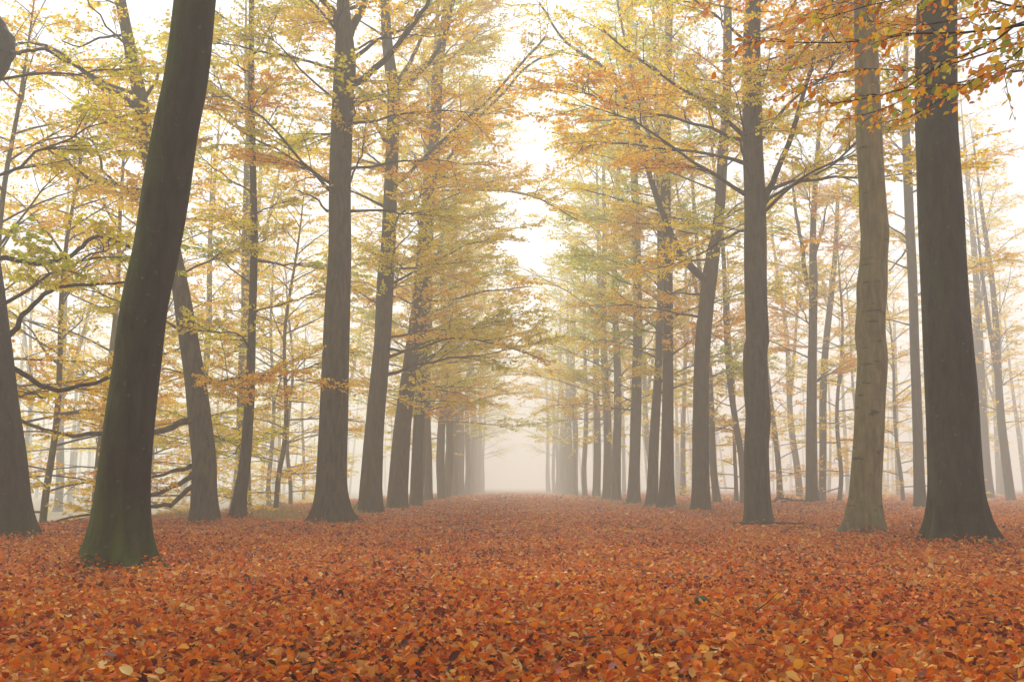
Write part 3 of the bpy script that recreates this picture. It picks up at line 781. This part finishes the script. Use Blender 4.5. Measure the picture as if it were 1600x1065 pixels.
# far wood that reads as one mass
def distant_wood():
    r = np.random.default_rng(5)
    gt = Geo()
    P, R = [], []
    xs, ys = [], []
    while len(xs) < 330:
        x, y = r.uniform(-150, 170), r.uniform(85, 250)
        if abs(x) < 13 or (x < 0 and y < 105) or (x < 0 and r.random() < .45): continue
        if 0 < x < 55 and y < 125: continue
        xs.append(x); ys.append(y)
    xs, ys = np.array(xs), np.array(ys)
    n = len(xs)
    z = ground_z(xs, ys)
    H = r.uniform(17, 26, n)
    base = np.stack([xs, ys, z - .2], -1)
    P, Rr, A, E = branch_set(r, n, 8, base, r.uniform(0, 6.28, n), np.full(n, math.radians(87)), H, r.uniform(.14, .34, n), .03, .03, .05)
    tubes(gt, P, Rr, 6)
    gl = Geo()
    m = 230
    i = np.repeat(np.arange(n), m)
    s = .12 + .88 * r.uniform(0, 1, n * m)
    c, _ = at_s(P, i, s)
    rad = (4.2 - 2.5 * s) * np.sqrt(r.uniform(0, 1, n * m)); th = r.uniform(0, 6.28, n * m)
    c = c + np.stack([rad * np.cos(th), rad * np.sin(th), r.normal(0, .25, n * m)], -1)
    a = r.uniform(0, 6.28, n * m)
    leaves(gl, c, np.stack([np.cos(a), np.sin(a), r.normal(0, .2, n * m)], -1), norm(np.array([0, 0, 1.]) + r.normal(0, .4, (n * m, 3))), r.uniform(.2, .45, n * m), r.uniform(0, 1, n * m))
    o = link('distant_wood', gt.mesh('distant_wood', M_BARK), kind='stuff')
    o['label'] = 'far-off wood fading into the fog on both sides'; o['category'] = 'wood'
    c = link('crown', gl.mesh('crown', M_CROWN, smooth=False, rnd=True), o, kind='stuff', tint=(.22, 0, 0, 1))
distant_wood()

# ------------------------------------------------------------------ fallen leaves on the floor
def scatter_wedge(r, y0, y1, dens, margin):
    """Random points on the ground in the widening strip the photograph looks along."""
    area = .55 * (y1 ** 2 - y0 ** 2) + 2 * margin * (y1 - y0)
    n = int(area * dens)
    w0, w1 = .55 * y0 + margin, .55 * y1 + margin
    u = r.uniform(0, 1, n)
    w = np.sqrt(w0 ** 2 + u * (w1 ** 2 - w0 ** 2))
    y = (w - margin) / .55
    x = r.uniform(-1, 1, n) * w
    return x, y

def litter():
    r = np.random.default_rng(21)
    g = Geo()
    # noise field so that colours gather in drifts
    def drift(x, y):
        return .5 + .25 * (np.sin(x * 1.7 + 1.1 * np.sin(y * .9)) + np.sin(y * 2.1 + 1.7 * np.sin(x * 1.3 + 2)))
    singles = []
    for (y0, y1, dens, size, tilt, zmax, fine) in [(2.6, 9, 1500, .044, .9, .10, True), (9, 17, 800, .052, .8, .08, False), (17, 30, 400, .062, .6, .05, False), (30, 62, 85, .095, .5, .04, False), (62, 110, 9, .24, .4, .05, False)]:
        x, y = scatter_wedge(r, y0, y1, dens, 2.4 if y1 < 10 else 3.2)
        keep = x > -11 + r.normal(0, 1.2, len(x))
        x, y = x[keep], y[keep]
        n = len(x)
        heap = np.zeros(n)
        for bx, by, br in TRUNK_FEET:
            heap += .09 * np.exp(-((np.hypot(x - bx, y - by) - br) / .35) ** 2) * (.6 + .4 * np.sin(3 * np.arctan2(y - by, x - bx) + bx))
        z = ground_z(x, y) + .004 + (zmax + heap) * r.uniform(0, 1, n) + heap * .3
        a = r.uniform(0, 6.28, n)
        fwd = np.stack([np.cos(a), np.sin(a), r.normal(0, tilt * .6, n)], -1)
        up = norm(np.array([0, 0, 1.0]) + r.normal(0, tilt, (n, 3)))
        sz = size * np.clip(r.normal(1, .3, n), .4, 1.6)
        rn = np.clip(r.beta(1.5, 1.9, n) * .95 + .2 * (drift(x, y) - .5), 0, 1)
        rn = np.where(r.random(n) < .02, r.uniform(.9, 1, n), rn)
        pos = np.stack([x, y, z], -1)
        curl = r.uniform(-2.0, 4.5, n)
        if fine:
            # the topmost leaves nearest the camera become objects of their own
            vis = np.abs(x) < .505 * y
            top = z > np.quantile(z, .75)
            cand = np.where(vis & top & (y > 4.25) & (y < 7))[0]
            cand = cand[np.argsort(-(sz[cand] / y[cand]))][:300]
            singles = [(pos[c], fwd[c], up[c], sz[c], curl[c], rn[c]) for c in cand]
            m = np.ones(n, bool); m[cand] = False
            pos, fwd, up, sz, rn, curl = pos[m], fwd[m], up[m], sz[m], rn[m], curl[m]
        leaves(g, pos, fwd, up, sz, rn, fine, curl)
    o = link('leaf_litter', g.mesh('leaf_litter', M_LITTER, smooth=False, rnd=True), FLOOR, kind='stuff', tint=(0, 0, 0, 1))
    return singles
SINGLES = litter()

def leaf_shape(r, name, mat):
    """A beech leaf with midrib, wavy edge, stalk and curl; unit length along +X."""
    m = 7
    t = np.linspace(0, 1, m)
    wdt = .33 * np.sin(np.pi * t ** .82) ** .75
    curl, fold, tw = r.uniform(-.25, .35), r.uniform(.05, .4), r.uniform(-.25, .25)
    zz = curl * (t - .35) ** 2
    mid = np.stack([t, .03 * np.sin(t * 3), zz], -1)
    sides = []
    for s in (1, -1):
        wv = .025 * np.sin(t * 20 + r.uniform(0, 6)) * wdt / .33
        sides.append(np.stack([t + .03 * wdt, s * wdt, zz + fold * wdt + wv + s * tw * wdt * t], -1))
    V = np.vstack([mid, sides[0], sides[1], [[-.22, .02, -.02], [-.22, -.0, -.02], [0, .012, 0], [0, -.012, 0]]])
    F4, F3 = [], []
    for i in range(m - 1):
        F4 += [[i, i + 1, m + i + 1, m + i], [i + 1, i, 2 * m + i, 2 * m + i + 1]]
    b = 3 * m
    F4.append([b, b + 1, b + 3, b + 2])
    g = Geo(); g.add(V, f4=F4)
    return g.mesh(name, mat)

def basis_matrix(x, up):
    from mathutils import Matrix
    x = Vector(x).normalized(); up = Vector(up)
    z = (up - x * up.dot(x)).normalized()
    y = z.cross(x)
    return Matrix((x, y, z)).transposed()

r_ = np.random.default_rng(3)
FALLEN = [leaf_shape(r_, 'fallen_leaf', M_LITTER1) for _ in range(8)]
for i, (p, f, u, s, c, rn) in enumerate(SINGLES):
    o = link('fallen_leaf', FALLEN[i % 8], FLOOR, loc=p)
    o.rotation_euler = basis_matrix(f, u).to_euler()
    o.scale = (s,) * 3
    o.color = (r_.uniform(-.28, -.02) + (.0 if rn < .95 else .3), 0, 0, 1)

# thin fallen twigs and beech husks lying in the leaves, too many and too small to count
def floor_twigs():
    r = np.random.default_rng(61)
    x, y = scatter_wedge(r, 3, 24, 2.4, 1)
    n = len(x)
    L = r.uniform(.08, .5, n) ** 1.3 + .04
    st = np.stack([x, y, ground_z(x, y) + .07], -1)
    P, R, _, _ = branch_set(r, n, 5, st, r.uniform(0, 6.28, n), r.normal(.02, .12, n), L, r.uniform(.002, .006, n), .0012, .2, .1)
    g = Geo(); tubes(g, P, R, 5)
    x, y = scatter_wedge(r, 3, 14, 5, 1)
    n = len(x)
    c = np.stack([x, y, ground_z(x, y) + .085], -1)
    for k in range(4):
        a = r.uniform(0, .6, n) + k * 1.57
        f = np.stack([np.cos(a), np.sin(a), np.full(n, .7)], -1)
        leaves(g, c, f, np.stack([np.cos(a + 1.5), np.sin(a + 1.5), np.full(n, .6)], -1), r.uniform(.018, .026, n), np.zeros(n))
    link('twigs', g.mesh('twigs', M_TWIG), FLOOR, kind='stuff', tint=(1.2, 1, .9, 1))
floor_twigs()

# ------------------------------------------------------------------ grass along the verges
def grass():
    r = np.random.default_rng(8)
    n = 36000
    x = np.concatenate([r.normal(-6.3, .9, n // 2), r.uniform(-11, -5.2, n // 4), r.normal(6.7, .7, n // 4)])
    y = np.concatenate([r.uniform(27.5, 80, n // 2), r.uniform(26, 46, n // 4), r.uniform(38, 90, n // 4)])
    cl = np.sin(x * 2.3 + y * .6) + np.sin(y * 1.1 - x) + r.normal(0, .6, len(x))
    k = cl > .2
    x, y = x[k], y[k]
    m = len(x)
    h = r.uniform(.08, .26, m); a = r.uniform(0, 6.28, m); ln = r.uniform(.1, .6, m)
    z = ground_z(x, y)
    b = np.stack([x, y, z], -1)
    d = np.stack([np.cos(a), np.sin(a), 0 * a], -1); s = np.stack([-np.sin(a), np.cos(a), 0 * a], -1)
    w = .012
    V = np.stack([b - s * w, b + s * w, b + d * (h * ln)[:, None] + np.array([0, 0, 1.0]) * h[:, None]], 1)
    g = Geo(); g.add(V.reshape(-1, 3), f3=np.arange(m * 3).reshape(-1, 3), r=np.repeat(r.uniform(0, 1, m), 3))
    o = link('grass', g.mesh('grass', M_GRASS, smooth=False, rnd=True), kind='stuff', tint=(0, 0, 0, 1))
    o['label'] = 'thin yellowish grass between the trunk feet along the avenue'; o['category'] = 'grass'
grass()

# ------------------------------------------------------------------ small things on the floor
def stick(name, label, px, D, r0, pts, mat=M_TWIG, cat='stick', tint=(1, 1, 1, 1), side=()):
    p0 = unproj(px, ground_y(D), D)
    base = np.array([p0[0], D, float(ground_z(p0[0], D)) + (.05 if D < 25 else 0)])
    P = catmull(np.array(pts, float), 14)
    r = np.random.default_rng(len(pts))
    P = P + r.normal(0, r0 * .25, P.shape)
    g = Geo(); tubes(g, P, r0 * np.linspace(1, .35, 14), 8)
    for i, d, l in side:
        q = np.array([P[i], P[i] + np.array(d) * l * .5 + [0, 0, .01], P[i] + np.array(d) * l])
        tubes(g, q, r0 * np.array([.5, .35, .15]), 5)
    o = link(name, g.mesh(name, mat), loc=base, tint=tint)
    o['label'] = label; o['category'] = cat

def ground_y(D):
    ct, st = math.cos(TILT), math.sin(TILT)
    k = -CAM_H / D
    dy = (k * ct - st) / (ct + k * st)
    return 532.5 - dy * FPX

stick('fallen_branch', 'mossy fallen branch lying in the leaves before the third right-hand trunk', 1200, 22.5, .04,
      [(-.75, .1, .03), (-.3, 0, .05), (.1, .05, .06), (.5, 0, .05), (.85, .08, .04)], mat=M_BARK, tint=(1.6, 1.6, 1.2, 1), cat='branch', side=((5, (.5, -.2, .15), .35),))
stick('broken_stick', 'small broken stick leaning up at the foot of the broad-footed trunk', 548, 28.6, .02, [(-.1, 0, 0), (.05, 0, .22), (.2, .05, .45)], side=((6, (-.3, 0, .5), .25),))
for i, (px, D, a) in enumerate([(1236, 45, .1), (1246, 44, -.2), (1228, 43.5, .3)]):
    stick('dead_branch', ['thin dead branch lying on the low leaf bank, longest of three', 'crooked dead branch at the right end of the low leaf bank', 'short dead branch at the left end of the low leaf bank'][i],
          px, D, .04, [(-.9 + .2 * i, 0, .08), (-.3, .1, .22 + a * .3), (.3, 0, .16), (1.0 - .2 * i, .1, .1 + a * .2)], cat='branch', side=((4, (.2, 0, .5), .5), (8, (-.3, 0, .45), .4)))

def stone(px, D):
    p = unproj(px, ground_y(D), D)
    base = np.array([p[0], D, float(ground_z(p[0], D)) + .105])
    import bmesh
    bm = bmesh.new()
    bmesh.ops.create_icosphere(bm, subdivisions=3, radius=1)
    r = np.random.default_rng(4)
    for v in bm.verts:
        c = v.co
        d = 1 + .12 * math.sin(3 * c.x + 1) * math.cos(4 * c.y) + .1 * math.sin(5 * c.z + 2 * c.x)
        v.co = Vector((c.x * .052 * d, c.y * .04 * d, max(c.z, -.6) * .034 * d))
    me = bpy.data.meshes.new('mossy_stone'); bm.to_mesh(me); bm.free()
    for f in me.polygons: f.use_smooth = True
    me.materials.append(M_STONE)
    o = link('mossy_stone', me, loc=base)
    o['label'] = 'small dark green mossy lump among the leaves, right foreground'; o['category'] = 'stone'
M_STONE = bark_material('mossy_stone', (.03, .04, .02), (.07, .09, .045), (.05, .08, .02), .8, 0, .5)
stone(1097, ground_dist(970))

# ------------------------------------------------------------------ tree standing outside the frame on the right, its branch ends hang into the picture
def overhang():
    r = np.random.default_rng(90)
    bx_, by_ = 6.6, 5.2
    base = np.array([bx_, by_, float(ground_z(bx_, by_))])
    root = empty('beech_tree', base, 'orange and green leaved branch ends hanging in at the top right corner', 'tree')
    rows = [[bx_, by_, -.1, .34], [bx_ + .1, by_, 2, .3], [bx_ + .05, by_ + .1, 5, .27], [bx_ - .05, by_, 9, .22]]
    P, R = trunk_axis(rows, 22, .05, .3, base[2])
    g = Geo(); trunk_mesh(g, P, R, 32, r)
    link('trunk', g.mesh('trunk', M_BARK, base), root)
    tg, lg = Geo(), Geo()
    near = []
    traced = [
        ([(1760, -10), (1680, 22), (1600, 39), (1495, 52), (1431, 52), (1340, 65), (1266, 67), (1195, 64)], 5.0, 5.4, (9, 1.6), -.05),
        ([(1760, -10), (1680, 15), (1600, 33), (1568, 54), (1539, 74), (1464, 103), (1427, 132), (1378, 149), (1300, 162)], 4.8, 5.2, (8, 1.5), .12),
        ([(1760, 10), (1680, 40), (1600, 72), (1572, 99), (1539, 116), (1497, 140), (1455, 165), (1420, 185)], 4.9, 5.6, (7, 1.4), .25),
        ([(1760, -40), (1680, -15), (1600, 12), (1555, 2), (1500, -8), (1430, -4), (1360, 8), (1290, 30)], 5.2, 6.2, (6, 1.4), .02),
        ([(1770, -60), (1690, -50), (1600, -30), (1500, -25), (1400, -12), (1330, 0), (1250, -8)], 5.0, 6.6, (7, 1.4), .05),
        ([(1770, 40), (1700, 60), (1640, 80), (1600, 98), (1575, 108)], 4.6, 4.8, (5, 1.4), 0.0),
        ([(1800, 20), (1700, 60), (1600, 66), (1520, 90), (1440, 110), (1360, 108), (1290, 120), (1230, 150)], 6.5, 7.6, (6, 1.2), .0),
        ([(1800, -20), (1700, 0), (1600, 10), (1500, 30), (1420, 40), (1340, 30), (1270, 20)], 6.5, 8.0, (6, 1.2), .05),
        ([(1800, 60), (1700, 100), (1600, 110), (1520, 125), (1450, 140), (1380, 170), (1330, 185)], 6.0, 7.2, (6, 1.2), .3),
    ]
    join = np.array([bx_ - .1, by_, 4.6])
    for path, d0, d1, (w0, w1), gshift in traced:
        gshift += .1
        m = len(path)
        pts = [unproj(px, py, d0 + (d1 - d0) * q / (m - 1)) for q, (px, py) in enumerate(path)]
        start = np.array([bx_ - .05, by_, pts[0][2] - .75])
        mid = (start + pts[0]) / 2 + np.array([0, 0, .12])
        k = 40
        A = catmull(np.array([start, mid] + pts), k)
        rr = np.interp(np.linspace(0, 1, k), [0, .35, 1], [.045, w0 / 2 * d0 / FPX, w1 / 2 * d1 / FPX])
        g = Geo(); tubes(g, A, rr, 8)
        link('branch', g.mesh('branch', M_TWIG, base), root)
        # flat side twigs on the part inside and near the picture
        d = norm(np.gradient(A, axis=0))
        sel = np.arange(int(k * .24), k)
        for q in range(66):
            i = sel[min(int(len(sel) * (q + r.uniform(0, 1)) / 66), len(sel) - 1)]
            az = math.atan2(d[i, 0], d[i, 1]) + (1 if q % 2 else -1) * r.uniform(.4, 1.0)
            L = r.uniform(.14, .42)
            el = r.normal(-.12, .22)
            Q, QR, QA, _ = branch_set(r, 1, 6, A[i][None], np.array([az]), np.array([el]), np.array([L]), np.array([.0022]), .0008, .16, .5)
            tubes(tg, Q, QR, 4)
            nl = int(L / .042) + 1
            for j in range(nl):
                s = (j + .6) / nl
                p, _ = at_s(Q, np.array([0]), np.array([s]))
                a = az + (1 if j % 2 else -1) * r.uniform(.35, 1.1)
                e = r.normal(-.5, .45)
                near.append((p[0], np.array([math.cos(e) * math.sin(a), math.cos(e) * math.cos(a), math.sin(e)]), norm(np.array([0, -.7, .7]) + r.normal(0, .5, 3)), r.uniform(.034, .062), gshift))
    shapes = [leaf_shape(r, 'leaf', M_NEARLEAF) for _ in range(8)]
    def score(l):
        p = l[0]
        ct, st = math.cos(TILT), math.sin(TILT)
        zc = p[1] * ct + (p[2] - CAM_H) * st; yc = -p[1] * st + (p[2] - CAM_H) * ct
        px = 800 + p[0] / zc * FPX; py = 532.5 - yc / zc * FPX
        return l[3] / zc if -20 < px < 1625 and -25 < py < 800 else -1
    sc = np.array([score(l) for l in near])
    order = np.argsort(-sc)
    for q, i in enumerate(order):
        p, f, u, s, gs = near[i]
        if q < 300:
            o = link('leaf', shapes[q % 8], root, loc=p - base)
            o.rotation_euler = basis_matrix(f, u).to_euler()
            o.scale = (s,) * 3
            o.color = (gs + r.uniform(-.1, .1), 0, 0, 1)
        else:
            leaves(lg, p[None], f[None], u[None], np.array([s]), np.array([r.uniform(0, 1)]), True)
    # the rest of its crown, above and beside the picture
    pos, az, e, L, r0 = grow_crown(r, P, R, 7.5, 21, 10, 4.0)
    BP, BR, BA, BE = branch_set(r, 10, 9, pos, az, e, L, r0, .004, .1, .25)
    for i in range(10):
        g = Geo(); tubes(g, BP[i], BR[i], 6); link('branch', g.mesh('branch', M_TWIG, base), root)
    sprays(r, BP, BA, BE, L, tg, lg, .08, 3, .09)
    link('twigs', tg.mesh('twigs', M_TWIG, base), root, kind='stuff')
    link('crown', lg.mesh('crown', M_NEARCROWN, base, smooth=False, rnd=True), root, kind='stuff', tint=(.08, 0, 0, 1))
overhang()

# ------------------------------------------------------------------ fog
def haze():
    m, N, L = new_mat('haze')
    pv = N.new('ShaderNodeVolumePrincipled')
    pv.inputs['Color'].default_value = (*HAZE_COLOR, 1)
    pv.inputs['Density'].default_value = HAZE_DENSITY
    pv.inputs['Anisotropy'].default_value = .25
    out = N.new('ShaderNodeOutputMaterial'); L.new(pv.outputs[0], out.inputs['Volume'])
    x, y0, y1, z0, z1 = 270, -45, 575, -3.2, 34
    V = [(-x, y0, z0), (x, y0, z0), (x, y1, z0), (-x, y1, z0), (-x, y0, z1), (x, y0, z1), (x, y1, z1), (-x, y1, z1)]
    F = [(3, 2, 1, 0), (4, 5, 6, 7), (0, 1, 5, 4), (1, 2, 6, 5), (2, 3, 7, 6), (3, 0, 4, 7)]
    g = Geo(); g.add(np.array(V, float), f4=np.array(F))
    o = link('haze', g.mesh('haze', m, smooth=False), kind='stuff')
    o['label'] = 'pale autumn fog filling the avenue and the wood'; o['category'] = 'fog'
haze()
